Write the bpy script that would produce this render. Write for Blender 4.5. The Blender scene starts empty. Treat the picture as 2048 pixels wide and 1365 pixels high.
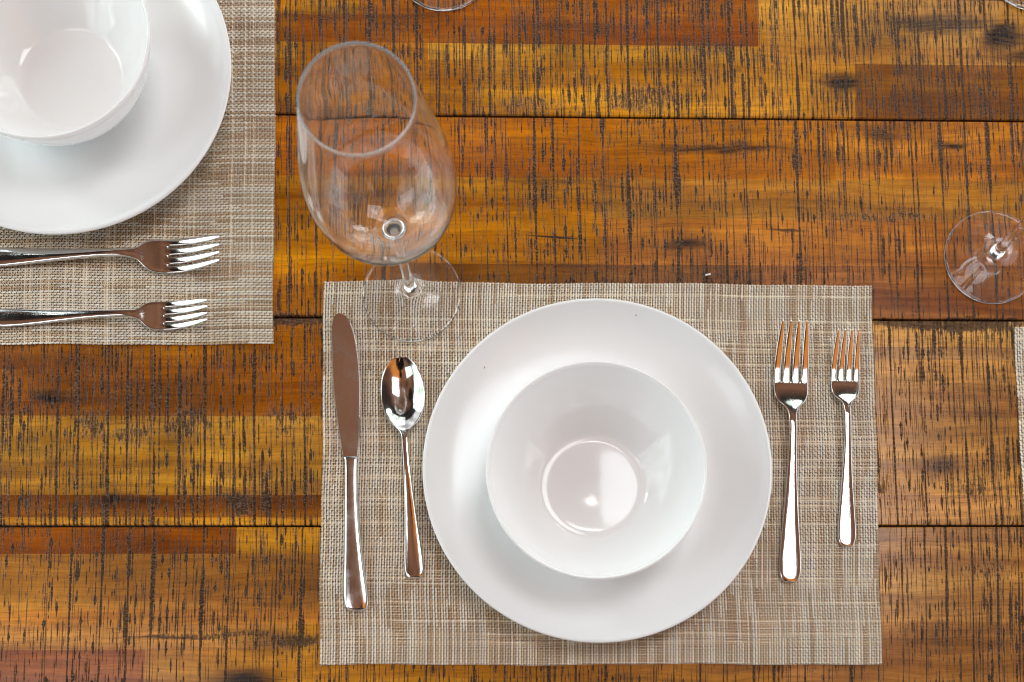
import bpy, math, random
import numpy as np
from mathutils import Matrix, Vector

SC = bpy.context.scene
COL = SC.collection
R = math.radians


def lin(r, g, b):
    f = lambda c: (c / 255) / 12.92 if c <= 10 else (((c / 255) + .055) / 1.055) ** 2.4
    return (f(r), f(g), f(b))


# ------------------------------------------------------------------ tagging
def tag(o, label, cat, group=None):
    o['label'] = label
    o['category'] = cat
    if group:
        o['group'] = group
    return o


def empty(name, loc, rz=0., scale=1.):
    o = bpy.data.objects.new(name, None)
    COL.objects.link(o)
    o.location = loc
    o.rotation_euler = (0, 0, rz)
    o.scale = (scale,) * 3
    o.empty_display_size = .02
    return o


def obj(name, me, mat, parent=None):
    o = bpy.data.objects.new(name, me)
    COL.objects.link(o)
    me.materials.clear()
    me.materials.append(mat)
    if parent:
        o.parent = parent
    return o


def copy_tree(o, parent=None):
    c = o.copy()
    COL.objects.link(c)
    c.parent = parent
    for ch in list(o.children):
        copy_tree(ch, c)
    return c


# ------------------------------------------------------------------ node helper
class NT:
    def __init__(self, name):
        self.m = bpy.data.materials.new(name)
        self.m.use_nodes = True
        self.t = self.m.node_tree
        self.b = self.t.nodes['Principled BSDF']

    def put(self, sock, v):
        if v is None:
            return
        if isinstance(v, bpy.types.NodeSocket):
            self.t.links.new(v, sock)
        else:
            sock.default_value = v

    def math(self, op, a, b=None, c=None, clamp=False):
        n = self.t.nodes.new('ShaderNodeMath')
        n.operation = op
        n.use_clamp = clamp
        for s, v in zip(n.inputs, (a, b, c)):
            self.put(s, v)
        return n.outputs[0]

    def vmath(self, op, a, b=None):
        n = self.t.nodes.new('ShaderNodeVectorMath')
        n.operation = op
        self.put(n.inputs[0], a)
        self.put(n.inputs[1], b)
        return n.outputs['Value'] if op in ('LENGTH', 'DOT_PRODUCT', 'DISTANCE') else n.outputs['Vector']

    def xyz(self, x, y, z=0.):
        n = self.t.nodes.new('ShaderNodeCombineXYZ')
        for s, v in zip(n.inputs, (x, y, z)):
            self.put(s, v)
        return n.outputs[0]

    def sep(self, v):
        n = self.t.nodes.new('ShaderNodeSeparateXYZ')
        self.put(n.inputs[0], v)
        return n.outputs

    def noise(self, vec, scale=1., detail=2., rough=.5, dist=0., color=False):
        n = self.t.nodes.new('ShaderNodeTexNoise')
        self.put(n.inputs['Vector'], vec)
        n.inputs['Scale'].default_value = scale
        n.inputs['Detail'].default_value = detail
        n.inputs['Roughness'].default_value = rough
        n.inputs['Distortion'].default_value = dist
        return n.outputs['Color'] if color else n.outputs['Fac']

    def white(self, v):
        n = self.t.nodes.new('ShaderNodeTexWhiteNoise')
        n.noise_dimensions = '1D'
        self.put(n.inputs['W'], v)
        return n.outputs['Value']

    def rng(self, v, a, b, c=0., d=1., smooth=False):
        n = self.t.nodes.new('ShaderNodeMapRange')
        n.interpolation_type = 'SMOOTHSTEP' if smooth else 'LINEAR'
        n.clamp = True
        self.put(n.inputs[0], v)
        for i, q in enumerate((a, b, c, d)):
            self.put(n.inputs[i + 1], q)
        return n.outputs[0]

    def mix(self, f, a, b, mode='MIX'):
        n = self.t.nodes.new('ShaderNodeMix')
        n.data_type = 'RGBA'
        n.blend_type = mode
        self.put(n.inputs[0], f)
        for s, v in ((n.inputs[6], a), (n.inputs[7], b)):
            if isinstance(v, tuple) and len(v) == 3:
                v = v + (1.,)
            self.put(s, v)
        return n.outputs[2]

    def attr(self, name):
        n = self.t.nodes.new('ShaderNodeAttribute')
        n.attribute_name = name
        return n.outputs

    def objco(self):
        return self.t.nodes.new('ShaderNodeTexCoord').outputs['Object']

    def bump(self, h, dist, strength=1.):
        n = self.t.nodes.new('ShaderNodeBump')
        self.put(n.inputs['Height'], h)
        n.inputs['Distance'].default_value = dist
        n.inputs['Strength'].default_value = strength
        return n.outputs[0]

    def set(self, **k):
        for a, v in k.items():
            a = a.replace('_', ' ')
            if isinstance(v, tuple) and len(v) == 3 and a.endswith('Color'):
                v = v + (1.,)
            self.put(self.b.inputs[a], v)
        return self.m


# ------------------------------------------------------------------ materials
TILT = math.tan(R(.3))


def wood_material():
    n = NT('reclaimed_wood')
    P = n.objco()
    x, y, z = n.sep(P)
    at = n.attr('tone')
    bid = n.attr('board')['Fac']
    bo = n.math('MULTIPLY', bid, 3.71)
    # --- grain
    warp = n.noise(n.xyz(n.math('MULTIPLY', x, 7.), n.math('MULTIPLY', y, 22.), bo), 1., 2.)
    yw = n.math('ADD', y, n.math('MULTIPLY', n.math('SUBTRACT', warp, .5), .022))
    fine = n.noise(n.xyz(n.math('MULTIPLY', x, 14.), n.math('MULTIPLY', yw, 420.), bo), 1., 4., .65)
    broad = n.noise(n.xyz(n.math('MULTIPLY', x, 2.6), n.math('MULTIPLY', yw, 46.), bo), 1., 3., .55)
    blot = n.noise(n.xyz(n.math('MULTIPLY', x, 11.), n.math('MULTIPLY', y, 26.), bo), 1., 3., .6)
    pore = n.noise(n.xyz(n.math('MULTIPLY', x, 95.), n.math('MULTIPLY', yw, 1500.), bo), 1., 1., .5)
    curl = n.noise(n.xyz(n.math('MULTIPLY', x, 260.), n.math('MULTIPLY', yw, 40.), bo), 1., 2., .5)
    col = at['Color']
    hs = n.t.nodes.new('ShaderNodeHueSaturation')
    n.put(hs.inputs['Color'], col)
    n.put(hs.inputs['Hue'], n.rng(broad, .3, .7, .498, .508))
    hs.inputs['Saturation'].default_value = 1.01
    hs.inputs['Value'].default_value = 1.12
    col = hs.outputs[0]
    g = n.math('MULTIPLY', n.rng(fine, .28, .72, .70, 1.26), n.rng(broad, .28, .72, .56, 1.26))
    g = n.math('MULTIPLY', g, n.rng(blot, .3, .7, .74, 1.18))
    zone = n.noise(n.xyz(n.math('MULTIPLY', x, 4.), n.math('MULTIPLY', yw, 17.), n.math('ADD', bo, 5.)), 1., 3., .55, .4)
    g = n.math('MULTIPLY', g, n.rng(zone, .36, .62, .72, 1.10))
    g = n.math('MULTIPLY', g, n.rng(curl, .3, .7, .93, 1.07))
    col = n.mix(1., col, n.xyz(g, n.math('POWER', g, 1.10), n.math('POWER', g, 1.2)), 'MULTIPLY')
    col = n.mix(n.rng(pore, .62, .74, 0., .45), col, (.05, .018, .006))
    # --- knots and dark streaks
    wv = n.noise(n.xyz(n.math('MULTIPLY', x, 30.), n.math('MULTIPLY', y, 75.), 4.), 1., 3., color=True)
    Pw = n.vmath('ADD', n.xyz(x, y), n.vmath('MULTIPLY', n.vmath('SUBTRACT', wv, (.5, .5, .5)), (.035, .013, 0)))
    knots = [(.399, .597, .030, .016, .95), (.345, .606, .085, .014, .75), (.43, .579, .05, .011, .8), (.300, .598, .055, .022, .4),
             (.2625, .553, .022, .011, .85), (.1531, .494, .085, .0055, .8), (.17, .495, .03, .008, .6),
             (.2935, .507, .016, .012, .6), (.351, .499, .018, .005, .85), (.1291, .4102, .018, .009, .8),
             (.207, .4228, .02, .0025, .75), (.335, .2231, .019, .014, .62), (-.3974, .2744, .022, .010, .85),
             (-.37, .274, .05, .006, .45), (-.3484, .1888, .020, .0075, .8), (-.32, .189, .04, .004, .6),
             (-.2954, .2357, .022, .024, .42), (-.2387, .0441, .036, .013, .9), (-.2993, .0782, .05, .0018, .7),
             (-.215, .075, .035, .014, .5), (.02, .60, .09, .010, .4), (-.15, .606, .10, .009, .35), (.03, .577, .03, .02, .3),
             (-.39, .305, .06, .012, .4), (.05, .5, .1, .006, .3), (.12, .365, .12, .008, .35), (.0, .463, .08, .003, .45)]
    k = None
    for cx, cy, rx, ry, a in knots:
        cy -= cx * TILT
        d = n.vmath('LENGTH', n.vmath('MULTIPLY', n.vmath('SUBTRACT', Pw, (cx, cy, 0)), (1 / rx, 1 / ry, 0)))
        v = n.rng(d, .15, 1.2, min(a * 1.15, 1.), 0., True)
        k = v if k is None else n.math('MAXIMUM', k, v)
    k = n.math('MULTIPLY', k, n.rng(fine, .25, .7, 1.1, .75), clamp=True)
    col = n.mix(n.math('MULTIPLY', k, 1.1, clamp=True), col, n.mix(n.rng(k, .35, .8), (.085, .028, .008), (.016, .007, .005)))
    crack = n.math('SUBTRACT', n.math('ABSOLUTE', n.math('ADD', n.math('SUBTRACT', y, .4138), n.math('MULTIPLY', n.math('SUBTRACT', x, .0183), .075))),
                   n.rng(n.math('ABSOLUTE', n.math('SUBTRACT', x, .0165)), .0, .035, .0011, -.0003))
    crack = n.rng(crack, .0002, -.0002, 0., .9)
    col = n.mix(crack, col, (.02, .01, .007))

    # --- saw marks
    fray = n.noise(n.xyz(n.math('MULTIPLY', x, 300.), n.math('MULTIPLY', y, 620.), bo), 1., 2., .6)
    fray2 = n.rng(fray, .25, .75, .55, 1.40)
    wander = n.math('MULTIPLY', n.math('SUBTRACT', n.noise(n.xyz(n.math('MULTIPLY', x, 6.), n.math('MULTIPLY', y, 14.), bo), 1., 1.), .5), .0022)
    slant = n.math('MULTIPLY', y, n.math('MULTIPLY', n.math('SUBTRACT', n.white(n.math('ADD', bid, .37)), .5), .035))
    xs = n.math('ADD', n.math('ADD', x, wander), slant)
    dens = n.noise(n.xyz(n.math('MULTIPLY', x, 9.), n.math('MULTIPLY', y, 30.), n.math('ADD', bo, 9.)), 1., 2., .5)
    dens = n.math('ADD', n.math('MULTIPLY', n.math('SUBTRACT', dens, .5), .38), n.attr('wear')['Fac'])

    def saw(p, wmax, fy, thr, span, jit, seed, soft=.0003, usefray=True):
        X = n.math('ADD', n.math('DIVIDE', xs, p), n.math('ADD', n.math('MULTIPLY', bid, 17.31), seed))
        c = n.math('FLOOR', X)
        r1 = n.white(n.math('ADD', c, seed * 1.7 + .13))
        r2 = n.white(n.math('ADD', c, seed * 2.9 + .41))
        l = n.math('SUBTRACT', n.math('SUBTRACT', n.math('FRACT', X), .5), n.math('MULTIPLY', n.math('SUBTRACT', r1, .5), jit))
        dl = n.math('MULTIPLY', n.math('ABSOLUTE', l), p)
        nz = n.noise(n.xyz(n.math('MULTIPLY', c, 5.37), n.math('MULTIPLY', y, fy), n.math('ADD', bo, seed)), 1., 2., .5)
        nz = n.math('ADD', nz, dens)
        w = n.math('MULTIPLY', n.rng(nz, thr, thr + span, 0., wmax), n.rng(r2, 0., 1., .35, 1.1))
        if usefray:
            w = n.math('MULTIPLY', w, fray2)
        v = n.math('DIVIDE', n.math('SUBTRACT', w, dl), soft)
        v = n.math('ADD', v, .35, clamp=True)
        return n.math('MULTIPLY', v, n.rng(w, .00002, .0002, 0., 1.))

    A = saw(.0203, .0021, 15., .23, .45, .30, 3.)
    A2 = saw(.0203, .00040, 10., .20, .10, .30, 3., .00028, False)
    B = saw(.0067, .0015, 36., .42, .28, .6, 11.)
    C = saw(.0041, .00062, 32., .37, .16, .7, 23., .0003)
    C2 = saw(.0029, .00048, 44., .39, .16, .7, 51., .0003)
    D = saw(.0052, .0016, 80., .42, .26, .7, 37.)
    m = n.math('MAXIMUM', n.math('MAXIMUM', A, n.math('MULTIPLY', A2, .8)), n.math('MAXIMUM', n.math('MULTIPLY', n.math('MAXIMUM', C, C2), .8), n.math('MAXIMUM', B, D)))
    # rough torn patches
    dist = None
    for cx, cy, rx, ry, a in [(.34, .3425, .085, .006, 1.), (-.195, .3405, .05, .007, 1.), (-.243, .187, .016, .012, .8), (-.36, .252, .016, .016, .62), (-.33, .243, .018, .014, .6),
                              (-.285, .252, .03, .016, .62), (-.205, .258, .02, .016, .55), (-.19, .075, .03, .008, .8), (-.25, .08, .07, .004, .6), (.09, .5365, .05, .015, .62),
                              (.15, .58, .04, .008, .5), (.27, .205, .03, .012, .5), (.36, .205, .02, .012, .6), (.3, .435, .07, .006, .5), (.0, .53, .04, .008, .5), (.37, .135, .03, .01, .5)]:
        cy -= cx * TILT
        d = n.vmath('LENGTH', n.vmath('MULTIPLY', n.vmath('SUBTRACT', Pw, (cx, cy, 0)), (1 / rx, 1 / ry, 0)))
        v = n.rng(d, .3, 1.35, a, 0., True)
        dist = v if dist is None else n.math('MAXIMUM', dist, v)
    torn = n.noise(n.xyz(n.math('MULTIPLY', x, 560.), n.math('MULTIPLY', y, 130.), bo), 1., 4., .7)
    tm = n.rng(n.math('ADD', torn, n.math('MULTIPLY', dist, .42)), .66, .80, 0., 1.)
    tm = n.math('MULTIPLY', tm, n.rng(dist, .02, .25, 0., .92))
    m = n.math('MAXIMUM', m, tm)
    bead = n.noise(n.xyz(n.math('MULTIPLY', x, 520.), n.math('MULTIPLY', y, 780.), bo), 1., 2., .6)
    gcol = n.mix(n.rng(bead, .35, .65), (.019, .010, .0055), (.095, .056, .031))
    stain = n.noise(n.xyz(n.math('MULTIPLY', x, 60.), n.math('MULTIPLY', y, 42.), bo), 1., 3., .6)
    col = n.mix(n.math('MULTIPLY', n.rng(n.math('ADD', stain, dens), .56, .82), .55), col, (.030, .018, .010))
    halo = n.math('MULTIPLY', m, .95)
    col = n.mix(halo, col, gcol)
    dust = n.noise(n.xyz(n.math('MULTIPLY', x, 620.), n.math('MULTIPLY', y, 620.), 7.), 1., 1., .5)
    col = n.mix(n.rng(dust, .81, .84, 0., .5), col, (.5, .42, .34))
    n.set(Base_Color=col, Roughness=n.rng(m, 0., 1., .20, .27), IOR=1.5, Specular_IOR_Level=n.math('ADD', n.rng(m, 0., 1., .34, .08), n.math('MULTIPLY', m, n.rng(bead, .56, .66, 0., .5))))
    h = n.math('ADD', n.math('MULTIPLY', m, n.rng(bead, .25, .75, -1.1, .6)), n.math('MULTIPLY', fine, .035))
    h = n.math('ADD', h, n.math('MULTIPLY', blot, .25))
    n.put(n.b.inputs['Normal'], n.bump(h, .0008, .8))
    return n.m


def mat_material():
    n = NT('woven_vinyl')
    P = n.objco()
    c = n.attr('strand')['Color']
    v = n.noise(P, 55., 3., .6)
    g = n.rng(v, .3, .7, .90, 1.08)
    c = n.mix(1., c, n.xyz(g, g, g), 'MULTIPLY')
    return n.set(Base_Color=c, Roughness=.42, Specular_IOR_Level=.4)


def ceramic(name, rough, tint):
    n = NT(name)
    P = n.objco()
    v = n.noise(P, 9., 3., .5)
    c = n.mix(v, tint, tuple(q * .975 for q in tint))
    n.set(Base_Color=c, Roughness=n.rng(n.noise(P, 40., 3.), .3, .7, rough * .85, rough * 1.2), IOR=1.52)
    n.put(n.b.inputs['Normal'], n.bump(n.noise(P, 28., 1.), .0006, .25))
    return n.m


def steel(name, rough, brushed=0.):
    n = NT(name)
    P = n.objco()
    x, y, z = n.sep(P)
    s = n.noise(n.xyz(n.math('MULTIPLY', x, 900.), n.math('MULTIPLY', y, 60.), z), 1., 2.)
    sm = n.noise(P, 70., 3., .6)
    spots = n.noise(P, 230., 2., .5)
    r = n.math('ADD', n.rng(sm, .35, .75, rough * .7, rough * 2.2), n.math('MULTIPLY', s, brushed))
    r = n.math('ADD', r, n.rng(spots, .70, .76, 0., .05))
    scr = n.noise(n.xyz(n.math('MULTIPLY', x, 2600.), n.math('MULTIPLY', y, 130.), z), 1., 2., .6)
    n.put(n.b.inputs['Normal'], n.bump(scr, .00004, .35))
    return n.set(Base_Color=(.66, .64, .62), Metallic=1., Roughness=r)


def glass(name, t):
    n = NT(name)
    veil = n.noise(n.objco(), 60., 4., .6)  # noise lets a little diffuse white into the clear glass
    return n.set(Base_Color=(1., 1., 1.), Roughness=0., IOR=1.44, Transmission_Weight=n.rng(veil, .3, .7, t + .02, t - .02))


M_wood = wood_material()
M_mat = mat_material()
M_plate = ceramic('plate_glaze', .20, (.835, .845, .85))
M_bowl = ceramic('bowl_glaze', .06, (.86, .866, .868))
M_steel = steel('polished_steel', .055)
M_blade = steel('satin_blade_steel', .10, .04)
M_handle = steel('satin_handle_steel', .11, .06)
M_glass = glass('clear_glass', .988)
M_foot = glass('clear_foot_glass', .985)
M_rim = NT('whitened_rim').set(Base_Color=(1., 1., 1.), Roughness=.25, IOR=1.46, Transmission_Weight=.80, Specular_IOR_Level=.9)  # white put into the colour so the rim seems to catch light
M_scrap = NT('white_scrap').set(Base_Color=(.8, .78, .74), Roughness=.6)
M_speck = NT('dark_speck').set(Base_Color=(.12, .10, .08), Roughness=.7)


# ------------------------------------------------------------------ mesh helpers
def mesh(name, v, f, smooth=True):
    me = bpy.data.meshes.new(name)
    me.from_pydata([tuple(map(float, p)) for p in v], [], f)
    me.validate()
    me.polygons.foreach_set('use_smooth', [smooth] * len(me.polygons))
    me.update()
    return me


def split(me, part_names, key):
    """cut one closed mesh into part meshes that keep the normals of the whole"""
    nv, nf = len(me.vertices), len(me.polygons)
    co = np.empty(nv * 3); me.vertices.foreach_get('co', co); co = co.reshape(-1, 3)
    no = np.array([tuple(q.vector) for q in me.vertex_normals])
    out = {}
    polys = [tuple(p.vertices) for p in me.polygons]
    for i, nm in enumerate(part_names):
        fs = [polys[j] for j in range(nf) if key[j] == i]
        if not fs:
            continue
        ids = sorted({q for f in fs for q in f})
        mp = {q: j for j, q in enumerate(ids)}
        m2 = mesh(nm, co[ids], [tuple(mp[q] for q in f) for f in fs])
        m2.normals_split_custom_set_from_vertices([tuple(no[q]) for q in ids])
        out[i] = m2
    return out


def subsurf(v, f, part, levels=2):
    me = mesh('cage', v, f)
    a = me.attributes.new('part', 'INT', 'FACE')
    a.data.foreach_set('value', part)
    o = bpy.data.objects.new('cage', me)
    COL.objects.link(o)
    s = o.modifiers.new('s', 'SUBSURF')
    s.levels = s.render_levels = levels
    dg = bpy.context.evaluated_depsgraph_get()
    me2 = bpy.data.meshes.new_from_object(o.evaluated_get(dg))
    bpy.data.objects.remove(o)
    bpy.data.meshes.remove(me)
    key = np.empty(len(me2.polygons), dtype=np.int32)
    me2.attributes['part'].data.foreach_get('value', key)
    me2.polygons.foreach_set('use_smooth', [True] * len(me2.polygons))
    me2.update()
    return me2, key


def spline(pts, sub):
    P = np.array(pts, float)
    P = np.vstack([2 * P[0] - P[1], P, 2 * P[-1] - P[-2]])
    out = []
    for i in range(1, len(P) - 2):
        p0, p1, p2, p3 = P[i - 1:i + 3]
        d1, d2, d3 = [max(np.linalg.norm(b - a) ** .5, 1e-6) for a, b in ((p0, p1), (p1, p2), (p2, p3))]
        m1 = d2 * ((p1 - p0) / d1 - (p2 - p0) / (d1 + d2) + (p2 - p1) / d2)
        m2 = d2 * ((p2 - p1) / d2 - (p3 - p1) / (d2 + d3) + (p3 - p2) / d3)
        for k in range(sub):
            t = k / sub
            h = (2 * t ** 3 - 3 * t ** 2 + 1, t ** 3 - 2 * t ** 2 + t, -2 * t ** 3 + 3 * t ** 2, t ** 3 - t ** 2)
            out.append(h[0] * p1 + h[1] * m1 + h[2] * p2 + h[3] * m2)
    out.append(P[-2])
    return np.array(out)


def lathe(name, pts, sub=5, n=160):
    """closed profile (mm) from the axis round to the axis, turned about z"""
    pr = spline(pts, sub) / 1000.
    pr[:, 0] = np.maximum(pr[:, 0], 0)
    a = np.linspace(0, 2 * np.pi, n, endpoint=False)
    v = [(0, 0, pr[0, 1])]
    for r, z in pr[1:-1]:
        v += list(zip(r * np.cos(a), r * np.sin(a), np.full(n, z)))
    v.append((0, 0, pr[-1, 1]))
    m = len(pr) - 2
    f, row = [], []
    for k in range(n):
        f.append((0, 1 + (k + 1) % n, 1 + k)); row.append(0)
    for i in range(m - 1):
        for k in range(n):
            k2 = (k + 1) % n
            f.append((1 + i * n + k, 1 + i * n + k2, 1 + (i + 1) * n + k2, 1 + (i + 1) * n + k)); row.append(i + 1)
    for k in range(n):
        f.append((1 + (m - 1) * n + k, 1 + (m - 1) * n + (k + 1) % n, len(v) - 1)); row.append(m)
    me = mesh(name, v, f)
    return me, np.array(row), pr


# ------------------------------------------------------------------ table
def table():
    gold, orng, redb, dark = (190, 126, 30), (174, 102, 14), (136, 72, 8), (108, 58, 8)
    X0, X1 = -.95, 1.15
    B = [  # board: (y low, y high, rows [(y low, y high, [(x start, colour)...])...]) from the far edge of the table
        (.519, .6935, [(.626, .6935, [(X0, orng), (.02, redb), (.35, dark)]),
                       (.607, .626, [(X0, orng), (-.2, (158, 98, 20)), (-.148, (150, 78, 12)), (.19, (196, 134, 48)), (.62, gold)]),
                       (.5825, .607, [(X0, redb), (-.2, (140, 70, 10)), (.03, (150, 76, 18)), (.19, (196, 134, 48)), (.62, gold)]),
                       (.568, .5825, [(X0, gold), (-.2, (168, 98, 18)), (-.09, (196, 132, 34)), (.19, (192, 128, 44)), (.62, orng)]),
                       (.519, .568, [(X0, orng), (-.2, (170, 100, 14)), (-.05, (182, 116, 22)), (.14, (186, 120, 32)), (.272, (138, 78, 12)), (.58, gold)])]),
        (.3447, .519, [(.4655, .519, [(X0, redb), (-.33, (166, 90, 14)), (.053, (164, 92, 18)), (.2532, (180, 106, 28)), (.5, redb)]),
                       (.448, .4655, [(X0, orng), (-.33, (182, 116, 24)), (.053, (164, 104, 34)), (.5, gold)]),
                       (.4305, .448, [(X0, orng), (-.33, (174, 104, 16)), (.053, (160, 104, 36)), (.5, gold)]),
                       (.3908, .4305, [(X0, gold), (-.33, (176, 106, 16)), (.053, (172, 102, 32)), (.5, orng)]),
                       (.3447, .3908, [(X0, redb), (-.33, (166, 94, 12)), (-.12, (126, 72, 20)), (.19, (140, 80, 28)), (.5, gold)])]),
        (.1702, .3447, [(.3212, .3447, [(X0, orng), (-.50, (152, 82, 6)), (.0, redb), (.22, (190, 134, 64)), (.55, redb)]),  # right-hand tones from here on greyed: reflected sheen put into the colour
                        (.3105, .3212, [(X0, orng), (-.50, (152, 82, 6)), (.0, redb), (.22, (156, 108, 62)), (.55, redb)]),
                        (.2613, .3105, [(X0, orng), (-.50, (146, 78, 6)), (.0, redb), (.22, (180, 122, 58)), (.55, gold)]),
                        (.1959, .2613, [(X0, gold), (-.45, (186, 126, 36)), (-.24, (172, 116, 40)), (.0, orng), (.24, (194, 134, 58)), (.55, orng)]),
                        (.1774, .1959, [(X0, redb), (-.47, (138, 74, 10)), (.0, gold), (.24, (164, 108, 54)), (.5, redb)]),
                        (.1702, .1774, [(X0, gold), (-.47, (178, 112, 26)), (.0, gold), (.24, (164, 108, 54)), (.5, redb)])]),
        (-.0043, .1702, [(.1565, .1702, [(X0, gold), (-.46, (134, 66, 8)), (-.2432, (188, 124, 28)), (.0, orng), (.24, (150, 98, 50)), (.6, gold)]),
                         (.1476, .1565, [(X0, gold), (-.46, (134, 66, 8)), (-.2432, (188, 124, 28)), (.0, orng), (.24, (172, 116, 54)), (.6, gold)]),
                         (.1026, .1476, [(X0, orng), (-.46, (172, 112, 42)), (.0, orng), (.24, (172, 116, 54)), (.6, orng)]),
                         (.0902, .1026, [(X0, orng), (-.46, (174, 108, 38)), (.0, orng), (.24, (176, 120, 58)), (.6, orng)]),
                         (.0698, .0902, [(X0, orng), (-.46, (168, 108, 46)), (-.2, (172, 110, 28)), (.2, (162, 106, 50)), (.6, redb)]),
                         (-.0043, .0698, [(X0, orng), (-.46, (146, 76, 26)), (-.3146, (168, 106, 28)), (.2, (168, 110, 52)), (.6, redb)])]),
    ]
    rnd = random.Random(5)
    for y0 in (.6935, .868, -.1788, -.3533):
        rows, y = [], y0
        for w in (.046, .05, .0785):
            x, seg = X0, []
            while x < X1:
                seg.append((x, rnd.choice((gold, orng, redb, orng)))); x += rnd.uniform(.25, .6)
            rows.append((y, y + w, seg)); y += w
        B.append((y0, y0 + .1745, rows))
    v, f, cols, bids = [], [], [], []

    def quad(p, c, b):
        i = len(v); v.extend(p); f.append((i, i + 1, i + 2, i + 3)); cols.append(c); bids.append(b)
    g, ch = .0008, .0009
    for bi, (y0, y1, rows) in enumerate(B):
        ya, yb = y0 + g, y1 - g
        rows = sorted(rows)
        for ri, (a, b, seg) in enumerate(rows):
            a = ya + ch if ri == 0 else a
            b = yb - ch if ri == len(rows) - 1 else b
            for si, (x, c) in enumerate(seg):
                xe = seg[si + 1][0] if si + 1 < len(seg) else X1
                xe = min(xe, X1)
                c = tuple(min(q / .88, .95) for q in lin(*c))
                quad([(x, a, 0), (xe, a, 0), (xe, b, 0), (x, b, 0)], c, bi)
                if ri == 0:
                    quad([(x, ya, -ch), (xe, ya, -ch), (xe, a, 0), (x, a, 0)], c, bi)
                    quad([(x, ya, -.034), (xe, ya, -.034), (xe, ya, -ch), (x, ya, -ch)], tuple(q * .5 for q in c), bi)
                if ri == len(rows) - 1:
                    quad([(x, b, 0), (xe, b, 0), (xe, yb, -ch), (x, yb, -ch)], c, bi)
                    quad([(x, yb, -ch), (xe, yb, -ch), (xe, yb, -.034), (x, yb, -.034)], tuple(q * .5 for q in c), bi)
                if si == 0:
                    quad([(x, b, 0), (x, a, 0), (x, a, -.034), (x, b, -.034)][::-1], c, bi)
                if si == len(seg) - 1:
                    quad([(xe, a, 0), (xe, b, 0), (xe, b, -.034), (xe, a, -.034)], c, bi)
    ya, yb = min(b[0] for b in B) + g, max(b[1] for b in B) - g
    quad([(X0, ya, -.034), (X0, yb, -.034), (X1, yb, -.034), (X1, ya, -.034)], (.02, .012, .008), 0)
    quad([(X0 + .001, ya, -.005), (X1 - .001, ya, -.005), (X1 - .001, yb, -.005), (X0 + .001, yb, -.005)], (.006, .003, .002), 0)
    me = mesh('dining_table', v, f, False)
    a = me.attributes.new('tone', 'FLOAT_COLOR', 'FACE')
    a.data.foreach_set('color', np.array([tuple(c) + (1.,) for c in cols]).ravel())
    a = me.attributes.new('board', 'FLOAT', 'FACE')
    a.data.foreach_set('value', np.array(bids, float))
    a = me.attributes.new('wear', 'FLOAT', 'FACE')
    wear = (.0, -.06, -.03, -.055, .0, -.04, -.02, .0)
    a.data.foreach_set('value', np.array([wear[b] for b in bids], float))
    o = obj('dining_table', me, M_wood)
    o.rotation_euler.z = R(.3)
    tag(o, 'rustic orange brown wooden dining table of saw marked planks under all the place settings', 'table')


table()


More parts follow.
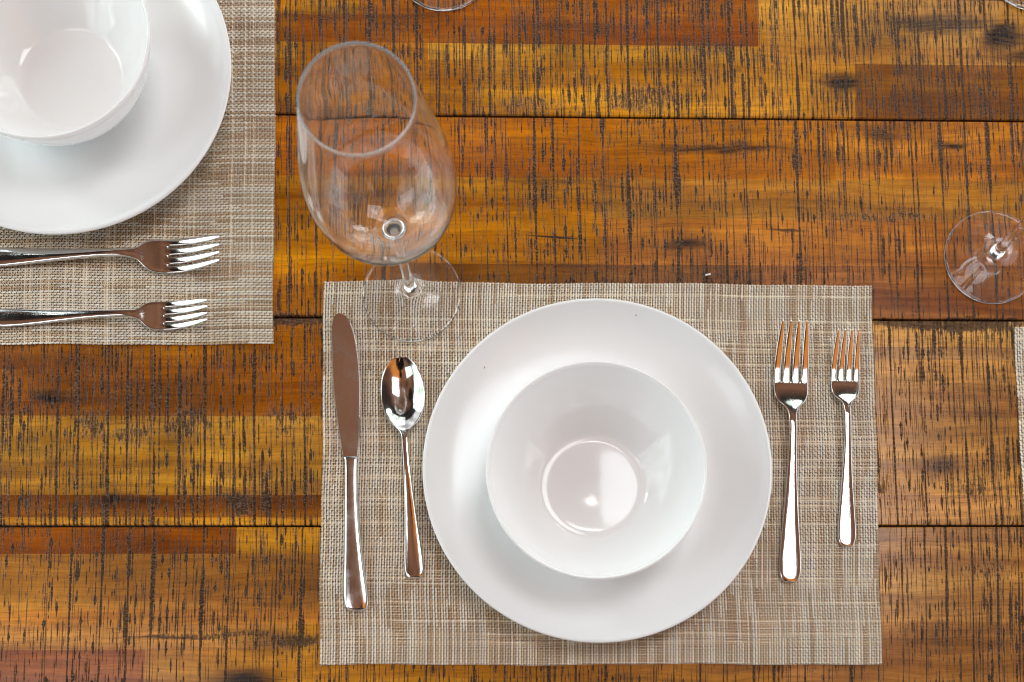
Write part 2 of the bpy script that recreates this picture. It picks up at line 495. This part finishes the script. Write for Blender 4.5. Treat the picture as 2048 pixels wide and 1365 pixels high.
# ------------------------------------------------------------------ woven placemats
def weave_mesh():
    W, H, p = .4577, .3195, .00216
    nx, ny = int(W / p), int(H / p)
    rs = np.random.RandomState(4)
    pal = np.array([(.93, .865, .745), (.87, .785, .65), (.63, .455, .285), (.55, .385, .23), (.75, .61, .435), (.85, .745, .585), (.47, .33, .20)])
    V, F, C = [], [], []
    base = 0

    def strands(nn, mm, half, zmid, amp, horizontal, phase, prob, prob2):
        nonlocal base
        q = np.arange(0, 2 * mm + 1)
        along = q * p / 2
        L = mm * p
        for i in range(nn):
            c0 = (i + .5) * p + rs.normal(0, .00006)
            under = np.sin(np.pi * (q / 2. - (0.5 if (i + phase) % 2 == 0 else -0.5) - .5) + np.pi / 2)
            zc = zmid + amp * under
            wob = rs.normal(0, .00003, len(q))
            off = np.array([-half, -half * .55, 0, half * .55, half]) * rs.uniform(.92, 1.08)
            dz = np.array([-.00075, 0., -.00020, 0., -.00075])
            vv = np.empty((len(q), 5, 3))
            a = along[:, None]
            b = c0 + wob[:, None] + off[None, :]
            vv[..., 0], vv[..., 1] = (a + 0 * b, b) if horizontal else (b, a + 0 * b)
            vv[..., 2] = zc[:, None] + dz[None, :]
            V.append(vv.reshape(-1, 3))
            k = np.arange(len(q) - 1)[:, None] * 5 + np.arange(4)[None, :] + base
            quad = np.stack([k, k + 1, k + 6, k + 5], -1)
            if horizontal:
                quad = quad[..., ::-1]
            F.append(quad.reshape(-1, 4))
            # space-dyed yarn: the tone of a strand changes every few centimetres
            cc = np.empty((len(q) - 1, 4, 3))
            dark_side = rs.rand() < prob2
            i0 = 0
            while i0 < len(q) - 1:
                i1 = i0 + rs.randint(14, 70)
                ca = pal[rs.choice(7, p=prob)]
                if horizontal:
                    cb = np.array((.055, .037, .027)) if dark_side else pal[rs.choice(7, p=prob)]
                else:
                    cb = pal[rs.choice([1, 2, 4])] if rs.rand() < .25 else ca * rs.uniform(.66, .95)
                cc[i0:i1, :2] = cb
                cc[i0:i1, 2:] = ca
                i0 = i1
            C.append(cc.reshape(-1, 3))
            base += len(q) * 5
    # warp strands run the short way, pairs of filaments in mixed tones; wefts are thinner with a dark filament
    strands(nx, ny, .00076, .00112, .00040, False, 0, [.27, .24, .15, .08, .14, .12, .0], .0)
    strands(ny, nx, .00052, .00110, .00036, True, 1, [.16, .26, .08, .0, .26, .24, .0], .78)
    V, F, C = np.concatenate(V), np.concatenate(F), np.concatenate(C)
    V[:, 0] -= nx * p / 2
    V[:, 1] -= ny * p / 2
    wx, wy = .0005 * np.sin(V[:, 1] * 31 + 1) + .0003 * np.sin(V[:, 1] * 83), .0005 * np.sin(V[:, 0] * 27) + .0003 * np.sin(V[:, 0] * 71 + 2)
    V[:, 0] += wx
    V[:, 1] += wy
    me = bpy.data.meshes.new('placemat')
    me.vertices.add(len(V)); me.vertices.foreach_set('co', V.ravel())
    me.loops.add(F.size); me.loops.foreach_set('vertex_index', F.ravel().astype(np.int32))
    me.polygons.add(len(F))
    me.polygons.foreach_set('loop_start', np.arange(0, F.size, 4, dtype=np.int32))
    me.polygons.foreach_set('use_smooth', np.ones(len(F), dtype=bool))
    me.update(calc_edges=True)
    a = me.attributes.new('strand', 'FLOAT_COLOR', 'FACE')
    a.data.foreach_set('color', np.concatenate([C, np.ones((len(C), 1))], 1).ravel())
    return me


MAT_G = 'woven beige placemats on the table'
mat1 = obj('placemat', weave_mesh(), M_mat)
mat1.location = (.0519, .2155, .0003)
mat1.rotation_euler.z = R(.2)
tag(mat1, 'whole woven beige placemat under the centred plate, knife, spoon and upright forks', 'placemat', MAT_G)
mat2 = copy_tree(mat1)
mat2.location = (-.3787, .546, .0003)
mat2.rotation_euler.z = R(90.7)
tag(mat2, 'woven beige placemat under the cropped plate and the two forks lying sideways', 'placemat', MAT_G)
mat3 = copy_tree(mat1)
mat3.location = (.6286, .1851, .0003)
mat3.rotation_euler.z = R(.86)
tag(mat3, 'empty woven beige placemat of which only a thin sliver shows at the picture edge', 'placemat', MAT_G)
MT = .0019

# ------------------------------------------------------------------ plates and bowls
plate_pts = [(0, 2.2), (40, 2.2), (74, 2.2), (78, .3), (82, 0), (86, .4), (90, 2.2), (104, 4.6), (121, 10), (133, 16.8), (137.8, 20.8),
             (138.7, 22.3), (138.2, 23.5), (136.6, 23.7), (134.4, 22.2), (130, 18.9), (120, 13.6), (106, 9.4), (92, 7.1), (76, 6.1), (40, 5.6), (0, 5.5)]
plate_me, _, _ = lathe('dinner_plate', plate_pts, 5, 192)
bowl_pts = [(0, 2.5), (20, 2.5), (33, 2.3), (35, .4), (37, 0), (39.5, .5), (42, 3.5), (52, 9.5), (63, 18.5), (72.5, 30), (79, 42), (81.8, 48.5), (83.2, 51.6),
            (83.3, 53.2), (82.4, 54.1), (81.0, 53.4), (79.6, 49.5), (77.2, 44.5), (72.2, 36.2), (65.4, 28.0), (58.2, 20.9), (51.6, 15.4), (46.8, 11.4), (44.2, 9.3), (42.4, 8.1), (40.8, 7.45), (38.4, 7.1), (32, 6.95), (16, 7.2), (0, 7.3)]
bowl_me, _, _ = lathe('bowl', bowl_pts, 5, 192)
p1 = obj('dinner_plate', plate_me, M_plate)
p1.location = (.0477, .2105, MT)
tag(p1, 'round white dinner plate shown whole on the placemat between the spoon and upright forks', 'plate', 'white dinner plates')
p2 = copy_tree(p1)
p2.location = (-.3867, .536, MT)
p2.rotation_euler.z = 1.
tag(p2, 'white dinner plate cut off by the picture corner, above the sideways forks', 'plate', 'white dinner plates')
b1 = obj('bowl', bowl_me, M_bowl)
b1.location = (.0442, .1985, MT + .0055)
tag(b1, 'round white glazed bowl standing on the whole plate, between spoon and upright forks', 'bowl', 'white bowls')
b2 = copy_tree(b1)
b2.location = (-.3803, .5338, MT + .0055)
tag(b2, 'white glazed bowl standing on the cropped plate in the picture corner', 'bowl', 'white bowls')

# ------------------------------------------------------------------ wine glasses
outer = [(0, .6), (20, .4), (36, 0), (39.4, .2), (40.5, .9), (39.8, 1.6), (36, 2.0), (24, 3.0), (13, 5.2), (7.6, 8.5), (5.4, 12.5), (4.4, 18), (3.9, 30), (3.7, 50), (3.75, 68),
         (4.3, 83), (5.6, 91), (9, 95.8), (20, 101), (33, 110), (42, 119.6), (47.3, 128.5), (50, 140), (50, 152), (47.2, 170), (42.7, 188), (37.7, 207), (34.3, 219.6), (34.0, 220.9)]
inner = [(33.2, 221.2), (32.7, 220.2), (33.0, 219.2), (36.5, 206.5), (41.5, 187.5), (46.0, 169.5), (48.8, 152), (48.8, 140.4), (46.1, 129.3), (40.8, 120.8), (32, 111.6), (19.4, 103.2), (10, 99.9), (5, 98.9), (0, 98.7)]
glass_me, grow, gpr = lathe('wine_glass', outer + inner, 4, 144)
i_foot = 4 * 10
i_stem = 4 * 16
gkey = np.where(grow < i_foot, 0, np.where(grow < i_stem, 1, 2))
i_rim = 4 * (len(outer) - 2)
gkey = np.where((grow >= i_rim) & (grow < i_rim + 16), 3, gkey)
gparts = split(glass_me, ('foot', 'stem', 'bowl', 'rim'), gkey)
GL = 'stemmed wine glasses'
g1 = empty('wine_glass', (-.1038, .3628, MT + .0003))
for i, nm in ((2, 'bowl'), (1, 'stem'), (0, 'foot'), (3, 'rim')):
    obj(nm, gparts[i], {'rim': M_rim, 'foot': M_foot}.get(nm, M_glass), g1)
tag(g1, 'clear empty wine glass shown whole, its foot overlapping the placemat corner above the knife', 'wine glass', GL)
for loc, lab in (((.3813, .4005, .0002), 'clear wine glass with only its round foot and stem start showing on bare wood'),
                 ((-.0805, .6500, .0002), 'clear wine glass cut off above the whole glass, only a foot edge in view'),
                 ((.4235, .6595, .0002), 'clear wine glass of which a tiny foot edge shows in the top right corner')):
    gx = copy_tree(g1)
    gx.location = loc
    gx.rotation_euler.z = loc[0] * 5
    tag(gx, lab, 'wine glass', GL)


# ------------------------------------------------------------------ cutlery
def interp(tab, s, k):
    t = np.array(tab, float)
    return np.interp(s, t[:, 0], t[:, k])


def fork_parts():
    # s mm along, half width, centre height, crown (edge drop), half thickness
    T = [(0, 3.6, 3.5, .5, .9), (1.6, 6.5, 3.5, .6, 1.0), (6, 8.7, 3.5, .8, 1.1), (17, 9.1, 3.5, .8, 1.15), (40, 7.5, 4.0, .8, 1.25), (62, 5.8, 5.2, .8, 1.4),
         (85, 4.3, 6.9, .7, 1.6), (108, 3.3, 8.5, .6, 1.75), (124, 2.9, 9.2, .5, 1.8), (133, 3.0, 8.9, .45, 1.7), (139, 3.6, 8.2, .4, 1.5), (144, 5.0, 7.1, .35, 1.3),
         (147.5, 9.2, 6.0, .25, 1.15), (151, 12.3, 4.9, .1, 1.1), (156, 13.9, 3.8, .0, 1.05), (162, 14.3, 2.7, -.1, 1.05), (167, 14.3, 2.3, -.15, 1.05)]
    TN = [(172, 14.2, 2.7, 2.85), (180, 14.0, 4.1, 2.85), (190, 13.6, 6.8, 2.65), (200, 13.0, 10.0, 2.3), (208, 12.4, 12.7, 1.75), (212.5, 12.1, 14.2, .95), (213.6, 11.95, 14.5, .4)]
    # strips: tine slot tine slot tine slot tine; each tine has two edge columns and two inner ones
    e4 = [(-1., -.621), (-.46, -.081), (.081, .46), (.621, 1.)]
    ins = .045
    u = np.array([q for a, b in e4 for q in (a, a + ins, b - ins, b)])
    v, f, part = [], [], []
    idx = {}

    def add(key, p):
        idx[key] = len(v)
        v.append(p)
    NT_ = len(T)
    for r, (s, w, z, cr, th) in enumerate(T):
        for c in range(16):
            x = u[c] * w
            zz = z - cr * u[c] ** 2
            e = .45 if c in (0, 15) else 1.
            add((r, c, 1), (x, s, zz + th * e)); add((r, c, 0), (x, s, zz - th * e))
    cen = [(a + b) / 2 for a, b in e4]
    for j, (s, w, z, tw) in enumerate(TN):
        r = NT_ + j
        for k in range(4):
            xc = cen[k] * w
            for c, sg in ((4 * k, -1), (4 * k + 1, -.76), (4 * k + 2, .76), (4 * k + 3, 1)):
                th = 1.0 - .5 * j / 6
                e = .45 if abs(sg) == 1 else 1.
                add((r, c, 1), (xc + sg * tw, s, z + th * e)); add((r, c, 0), (xc + sg * tw, s, z - th * e))
    NR = NT_ + len(TN)

    def q(a, b, c, d, p):
        f.append((idx[a], idx[b], idx[c], idx[d])); part.append(p)
    for r in range(NR - 1):
        tine = r >= NT_ - 1
        for c in range(15):
            if tine and c % 4 == 3:
                continue
            p = (2 + c // 4) if tine else (0 if r < 9 else 1)
            q((r, c, 1), (r, c + 1, 1), (r + 1, c + 1, 1), (r + 1, c, 1), p)
            q((r, c, 0), (r + 1, c, 0), (r + 1, c + 1, 0), (r, c + 1, 0), p)
            if (tine and c % 4 == 0) or c == 0:
                q((r, c, 0), (r, c, 1), (r + 1, c, 1), (r + 1, c, 0), p)
            if (tine and c % 4 == 2) or c == 14:
                q((r, c + 1, 1), (r, c + 1, 0), (r + 1, c + 1, 0), (r + 1, c + 1, 1), p)
    for c in range(15):
        q((0, c, 0), (0, c + 1, 0), (0, c + 1, 1), (0, c, 1), 0)
    r = NT_ - 1
    for c in (3, 7, 11):
        q((r, c, 1), (r, c + 1, 1), (r, c + 1, 0), (r, c, 0), 1)
    r = NR - 1
    for k in range(4):
        for c in (4 * k, 4 * k + 1, 4 * k + 2):
            q((r, c, 1), (r, c + 1, 1), (r, c + 1, 0), (r, c, 0), 2 + k)
    me, key = subsurf(np.array(v) / 1000., f, part, 2)
    return split(me, ('handle', 'head', 'tine', 'tine', 'tine', 'tine'), key)


FP = fork_parts()


def make_fork(name, loc, rz, scale, label):
    t = empty(name, loc, rz, scale)
    h = obj('handle', FP[0], M_steel, t)
    hd = obj('head', FP[1], M_steel, t)
    for k in range(4):
        obj('tine', FP[2 + k], M_steel, hd)
    return tag(t, label, 'fork', 'steel forks')


fz = MT - .0002
f1 = make_fork('dinner_fork', (.2051, .1236, fz), R(-1.15), 1.0, 'longer dinner fork standing upright beside the whole plate, tines towards the top')
for args in (((.2525, .1535, fz), R(-.5), .832, 'salad_fork', 'shorter salad fork upright near the placemat edge, outside the longer fork'),
             ((-.4700, .3885, fz), R(-89.), 1.0, 'dinner_fork', 'longer dinner fork lying sideways just below the cropped plate, handle cut off'),
             ((-.4440, .3383, fz), R(-88.7), .832, 'salad_fork', 'shorter salad fork lying sideways, lower of the two on the cropped placemat')):
    c = copy_tree(f1)
    c.name = args[3]
    c.location, c.rotation_euler.z = args[0], args[1]
    c.scale = (args[2],) * 3
    tag(c, args[4], 'fork', 'steel forks')


def spoon_parts():
    T = [(0, 4.6, 3.0, .5, 1.0), (2., 6.9, 2.9, .6, 1.1), (8, 8.1, 2.9, .8, 1.2), (20, 7.5, 3.4, .8, 1.25), (38, 6.0, 4.6, .8, 1.35), (58, 4.5, 6.6, .7, 1.5),
         (80, 3.2, 9.2, .6, 1.7), (98, 2.6, 11.2, .5, 1.8), (110, 2.5, 11.6, .4, 1.8), (116, 3.0, 11.0, .3, 1.6), (120, 5.2, 10.0, -.4, 1.25)]
    SB = [(123.5, 8.8, 9.2, 1.4), (128, 12.3, 8.6, 3.2), (135, 15.8, 8.1, 5.2), (143, 17.4, 7.9, 6.6), (152, 18.1, 7.8, 7.2), (161, 17.1, 7.9, 6.8), (169, 14.8, 8.1, 5.4), (175, 11.0, 8.3, 3.6), (179, 6.8, 8.5, 1.6), (180.4, 3.4, 8.6, .7)]
    u = np.array([-1., -.86, -.55, -.2, .2, .55, .86, 1.])
    v, f, part = [], [], []
    n = len(u)
    for s, w, z, cr, th in T:
        for sd in (1, -1):
            for c in range(n):
                e = .5 if c in (0, n - 1) else 1.
                v.append((u[c] * w, s, z - cr * u[c] ** 2 + sd * th * e))
    for s, w, z, d in SB:
        for sd in (1, -1):
            for c in range(n):
                e = .5 if c in (0, n - 1) else 1.
                v.append((u[c] * w, s, z + d * (u[c] ** 2 - 1) + sd * .75 * e))
    NR = len(T) + len(SB)
    I = lambda r, c, sd: r * 2 * n + (0 if sd else n) + c
    for r in range(NR - 1):
        p = 0 if r < len(T) - 1 else 1
        for c in range(n - 1):
            f.append((I(r, c, 1), I(r, c + 1, 1), I(r + 1, c + 1, 1), I(r + 1, c, 1))); part.append(p)
            f.append((I(r, c, 0), I(r + 1, c, 0), I(r + 1, c + 1, 0), I(r, c + 1, 0))); part.append(p)
        f.append((I(r, 0, 0), I(r, 0, 1), I(r + 1, 0, 1), I(r + 1, 0, 0))); part.append(p)
        f.append((I(r, n - 1, 1), I(r, n - 1, 0), I(r + 1, n - 1, 0), I(r + 1, n - 1, 1))); part.append(p)
    for c in range(n - 1):
        f.append((I(0, c, 0), I(0, c + 1, 0), I(0, c + 1, 1), I(0, c, 1))); part.append(0)
        f.append((I(NR - 1, c, 1), I(NR - 1, c + 1, 1), I(NR - 1, c + 1, 0), I(NR - 1, c, 0))); part.append(1)
    me, key = subsurf(np.array(v) / 1000., f, part, 3)
    return split(me, ('handle', 'bowl'), key)


SP = spoon_parts()
sp = empty('spoon', (-.0990, .1262, MT), R(4.0))
obj('bowl', SP[1], M_steel, sp)
obj('handle', SP[0], M_steel, sp)
tag(sp, 'polished steel spoon lying face up between the knife and the whole plate', 'spoon')


def knife():
    ox, oy = -.1515, .2225
    K = [(-.164, -.1599, .3439), (-.1672, -.1562, .3414), (-.1684, -.1529, .3355), (-.1686, -.149, .323), (-.1677, -.1464, .3062), (-.1669, -.1449, .2895),
         (-.1654, -.1445, .2728), (-.1631, -.1445, .2561), (-.1604, -.1446, .2395), (-.1587, -.1453, .2292), (-.1578, -.1457, .2250)]
    pr = spline([(a, b, y) for a, b, y in K[1:]], 14)
    pr = np.vstack([[(K[0][0], K[0][1], K[0][2])], pr])
    v, f = [], []
    rows = []
    for i, (l, r, y) in enumerate(pr):
        w = r - l
        t = .0010
        z = .0042
        ser = 0.
        if .258 < y < .335:
            ser = .00035 * (1 if i % 2 else -1)
        sec = [(l, z - t * .3), (l + min(.0006, w * .2), z + t * .5), (r - min(.0008, w * .2), z + t * .5), (r + ser, z - t * .35), (r + ser, z - t * .5), (l, z - t * .5)]
        rows.append(len(v))
        v += [(x - ox, y - oy, zz) for x, zz in sec]
    for i in range(len(rows) - 1):
        a, b = rows[i], rows[i + 1]
        for k in range(6):
            f.append((a + k, b + k, b + (k + 1) % 6, a + (k + 1) % 6))
    f.append(tuple(rows[0] + k for k in range(6)))
    f.append(tuple(rows[-1] + k for k in range(5, -1, -1)))
    bl = mesh('blade', v, f, False)
    # handle: faceted, thick, rounded by subdivision
    H = [(-.1577, -.1457, .2252, .9), (-.1575, -.1458, .2240, 1.5), (-.1567, -.1459, .2222, 1.9), (-.1564, -.1458, .2140, 2.2), (-.1563, -.1456, .2064, 2.5), (-.1562, -.1445, .1858, 2.8), (-.1561, -.1426, .1654, 3.0),
         (-.1562, -.1402, .1449, 3.1), (-.1564, -.1379, .1287, 3.1), (-.1566, -.1358, .1165, 3.0), (-.1559, -.1350, .1070, 2.8), (-.1545, -.1357, .1024, 2.6), (-.1525, -.1373, .1002, 2.3), (-.1494, -.1404, .0992, 1.7)]
    v, f, n = [], [], 8
    for l, r, y, t in H:
        w = r - l
        t /= 1000
        z = .0036
        sec = [(0, -.2), (.03, .35), (.15, .90), (.5, 1.0), (.85, .90), (.97, .35), (1, -.2), (.5, -1.)]
        v += [(l + w * a - ox, y - oy, z + t * b) for a, b in sec]
    for i in range(len(H) - 1):
        for k in range(n):
            f.append((i * n + k, i * n + (k + 1) % n, (i + 1) * n + (k + 1) % n, (i + 1) * n + k))
    f.append(tuple(range(n - 1, -1, -1)))
    f.append(tuple((len(H) - 1) * n + k for k in range(n)))
    me, _ = subsurf(v, f, [0] * len(f), 3)
    me.name = 'handle'
    k = empty('table_knife', (ox, oy, MT))
    b = obj('blade', bl, M_blade, k)
    obj('handle', me, M_handle, k)
    tag(k, 'steel table knife with serrated blade beside the spoon at the placemat side', 'knife')


knife()


# ------------------------------------------------------------------ tiny bits
def bit(name, loc, dims, rz, mat, label, cat):
    x, y, z = (q / 2 for q in dims)
    v = [(-x, -y * .7, 0), (x * .9, -y, 0), (x, y * .8, 0), (-x * .8, y, 0), (-x * .9, -y * .5, z * 2), (x * .8, -y * .8, z * 1.7), (x * .9, y * .6, z * 1.8), (-x * .7, y * .8, z * 2)]
    f = [(3, 2, 1, 0), (4, 5, 6, 7), (0, 1, 5, 4), (1, 2, 6, 5), (2, 3, 7, 6), (3, 0, 4, 7)]
    o = obj(name, mesh(name, v, f, False), mat)
    o.location = loc
    o.rotation_euler.z = rz
    tag(o, label, cat)


bit('paper_scrap', (.1418, .3832, .0), (.0050, .0016, .0008), R(14), M_scrap, 'tiny white scrap lying on bare wood above the placemat', 'scrap')
bit('crumb', (.0788, .3365, .0225), (.0007, .0014, .0006), .3, M_speck, 'tiny dark crumb near the far edge of the whole plate', 'crumb')
bit('crumb', (-.0428, .2945, .0185), (.0007, .0012, .0006), -.2, M_speck, 'tiny dark crumb on the whole plate towards the spoon', 'crumb')


# ------------------------------------------------------------------ light
def area(name, loc, target, sx, sy, energy, color, mottled=None):
    L = bpy.data.lights.new(name, 'AREA')
    L.shape = 'RECTANGLE'
    L.size, L.size_y = sx, sy
    L.energy = energy
    L.color = color
    o = bpy.data.objects.new(name, L)
    COL.objects.link(o)
    o.location = loc
    o.rotation_euler = (Vector(target) - Vector(loc)).to_track_quat('-Z', 'Y').to_euler()
    if mottled:
        L.use_nodes = True
        t = L.node_tree
        em = t.nodes['Emission']
        g = t.nodes.new('ShaderNodeNewGeometry')
        nz = t.nodes.new('ShaderNodeTexNoise')
        nz.inputs['Scale'].default_value = 7.
        nz.inputs['Detail'].default_value = 5.
        cr = t.nodes.new('ShaderNodeValToRGB')
        cr.color_ramp.elements[0].position = .40
        cr.color_ramp.elements[0].color = mottled + (1,)
        cr.color_ramp.elements[1].position = .58
        cr.color_ramp.elements[1].color = (1, 1, 1, 1)
        t.links.new(g.outputs['Parametric'], nz.inputs['Vector'])
        t.links.new(nz.outputs['Fac'], cr.inputs[0])
        t.links.new(cr.outputs[0], em.inputs[0])
    return o


area('window_light', (-1.75, .55, .78), (-.1, .35, .3), 2.2, 1.0, 22, (.82, .91, 1.), (.25, .38, .20))
area('glint_pane_light', (-1.6, 1.15, 1.0), (-.1, .35, .15), .34, .5, 6, (.90, .95, 1.), (.5, .6, .45))  # small bright pane added for crisp glints in the glass
area('window_light', (.25, 2.35, .8), (.1, .3, .1), 1.6, 1.0, 14, (.90, .95, 1.), (.22, .34, .18))
area('glint_pane_light', (1.05, 1.95, 1.0), (0, .35, .15), .3, .5, 5, (.95, .97, 1.), (.5, .6, .45))  # second pane added for glints on glass and bowls
area('window_light', (2.0, .55, .75), (0, .3, .1), 1.8, 1.0, 11, (.97, .98, 1.), (.5, .52, .5))
area('overhead_light', (-1.85, -.1, 2.4), (-1.2, .0, 0), .75, 1.4, 12, (.86, .93, 1.), None)  # added fill, whitens the bowls and gives the lower-left wood a sheen
area('overhead_light', (.80, .97, 2.4), (.80, .97, 0), 1.1, 1.06, 26, (.91, .96, 1.), None)


def bulb(loc, r, power, color):
    L = bpy.data.lights.new('bulb', 'POINT')
    L.energy, L.shadow_soft_size, L.color = power, r, color
    o = bpy.data.objects.new('bulb', L)
    COL.objects.link(o)
    o.location = loc


bulb((.16, .70, 2.0), .022, .7, (1., .95, .88))
rb = random.Random(8)
for i in range(9):
    bulb((.25 + .28 * math.sin(i * .9) + rb.uniform(-.05, .05), -.15 - .2 * i, 2.15 + rb.uniform(-.1, .1)), .013, .10, (1., .62, .28))

W = bpy.data.worlds.new('World')
SC.world = W
W.use_nodes = True
wt = W.node_tree
bg = wt.nodes['Background']
tc = wt.nodes.new('ShaderNodeTexCoord')
sp_ = wt.nodes.new('ShaderNodeSeparateXYZ')
wt.links.new(tc.outputs['Generated'], sp_.inputs[0])
ramp = wt.nodes.new('ShaderNodeValToRGB')
e = ramp.color_ramp.elements
e[0].position, e[0].color = .0, (.10, .07, .05, 1)
e[1].position, e[1].color = 1., (.25, .12, .07, 1)
for pos, c in ((.38, (.30, .27, .25, 1)), (.47, (.85, .85, .85, 1)), (.52, (1.16, 1.19, 1.22, 1)), (.68, (1.16, 1.19, 1.22, 1)), (.71, (.035, .03, .03, 1)), (.81, (.045, .034, .03, 1)), (.87, (.21, .10, .06, 1)), (.9, (.25, .12, .07, 1))):
    q = ramp.color_ramp.elements.new(pos)
    q.color = c
mr = wt.nodes.new('ShaderNodeMapRange')
mr.inputs[1].default_value, mr.inputs[2].default_value = -1., 1.
wt.links.new(sp_.outputs[2], mr.inputs[0])
wt.links.new(mr.outputs[0], ramp.inputs[0])
last = ramp.outputs[0]
# uneven timber overhead
nz = wt.nodes.new('ShaderNodeTexNoise')
nz.inputs['Scale'].default_value = 4.6
nz.inputs['Detail'].default_value = 3.
wt.links.new(tc.outputs['Generated'], nz.inputs['Vector'])
nm = wt.nodes.new('ShaderNodeMapRange')
for i, q in enumerate((.32, .68, .50, 1.40)):
    nm.inputs[i + 1].default_value = q
wt.links.new(nz.outputs['Fac'], nm.inputs[0])
nx_ = wt.nodes.new('ShaderNodeMix')
nx_.data_type = 'RGBA'
nx_.blend_type = 'MULTIPLY'
nx_.inputs[0].default_value = 1.
wt.links.new(last, nx_.inputs[6])
wt.links.new(nm.outputs[0], nx_.inputs[7])
last = nx_.outputs[2]
# lamp-lit timber overhead, the dark figure of whoever holds the camera, and an added dark patch
for d, sx, r0, r1, c in (((.26, -.30, 1.), 1., .32, .50, (.95, .33, .065, 1)), ((.02, -.62, 1.), 1.2, .39, .45, (.012, .010, .010, 1)), ((.0, -.05, 1.), 1., .09, .12, (.012, .010, .010, 1)), ((-.70, .50, 1.), 1., .10, .19, (.02, .016, .016, 1))):  # the last is a dark patch added to darken the sideways fork handles
    dv = Vector(d).normalized()
    df = wt.nodes.new('ShaderNodeVectorMath')
    df.operation = 'SUBTRACT'
    wt.links.new(tc.outputs['Generated'], df.inputs[0])
    df.inputs[1].default_value = dv
    ml = wt.nodes.new('ShaderNodeVectorMath')
    ml.operation = 'MULTIPLY'
    wt.links.new(df.outputs[0], ml.inputs[0])
    ml.inputs[1].default_value = (sx, 1, 1)
    vd = wt.nodes.new('ShaderNodeVectorMath')
    vd.operation = 'LENGTH'
    wt.links.new(ml.outputs[0], vd.inputs[0])
    m2 = wt.nodes.new('ShaderNodeMapRange')
    m2.interpolation_type = 'SMOOTHSTEP'
    for i, q in enumerate((r0, r1, 1., 0.)):
        m2.inputs[i + 1].default_value = q
    wt.links.new(vd.outputs['Value'], m2.inputs[0])
    mx = wt.nodes.new('ShaderNodeMix')
    mx.data_type = 'RGBA'
    wt.links.new(m2.outputs[0], mx.inputs[0])
    wt.links.new(last, mx.inputs[6])
    mx.inputs[7].default_value = c
    last = mx.outputs[2]
wt.links.new(last, bg.inputs[0])
bg.inputs[1].default_value = 1.0

# ------------------------------------------------------------------ camera: held straight above the near edge, frame shifted up
cam = bpy.data.cameras.new('camera')
co = bpy.data.objects.new('camera', cam)
COL.objects.link(co)
SC.camera = co
fwd = Vector((.02, .06, -1)).normalized()
rt = fwd.cross(Vector((0, 1, 0))).normalized()
up = rt.cross(fwd)
co.matrix_world = Matrix(((rt.x, up.x, -fwd.x, 0), (rt.y, up.y, -fwd.y, 0), (rt.z, up.z, -fwd.z, .70), (0, 0, 0, 1)))
cam.sensor_width = 36
cam.lens = 1736 / 2048 * 36
cam.shift_x = (1024 - 1109.78) / 2048
cam.shift_y = (1365.86 - 682.5) / 2048
cam.clip_start, cam.clip_end = .02, 50
cam.dof.use_dof = True
cam.dof.focus_distance = .695
cam.dof.aperture_fstop = 5.2

SC.render.engine = 'CYCLES'
SC.view_settings.view_transform = 'Standard'
SC.view_settings.look = 'None'
SC.view_settings.exposure = -.03
SC.view_settings.gamma = 1.
SC.cycles.use_denoising = True
SC.cycles.filter_width = 1.1
SC.cycles.max_bounces = 32
SC.cycles.transmission_bounces = 32
SC.cycles.glossy_bounces = 5
SC.cycles.sample_clamp_indirect = 6.
SC.cycles.blur_glossy = 0.
SC.cycles.caustics_refractive = True
SC.cycles.caustics_reflective = True
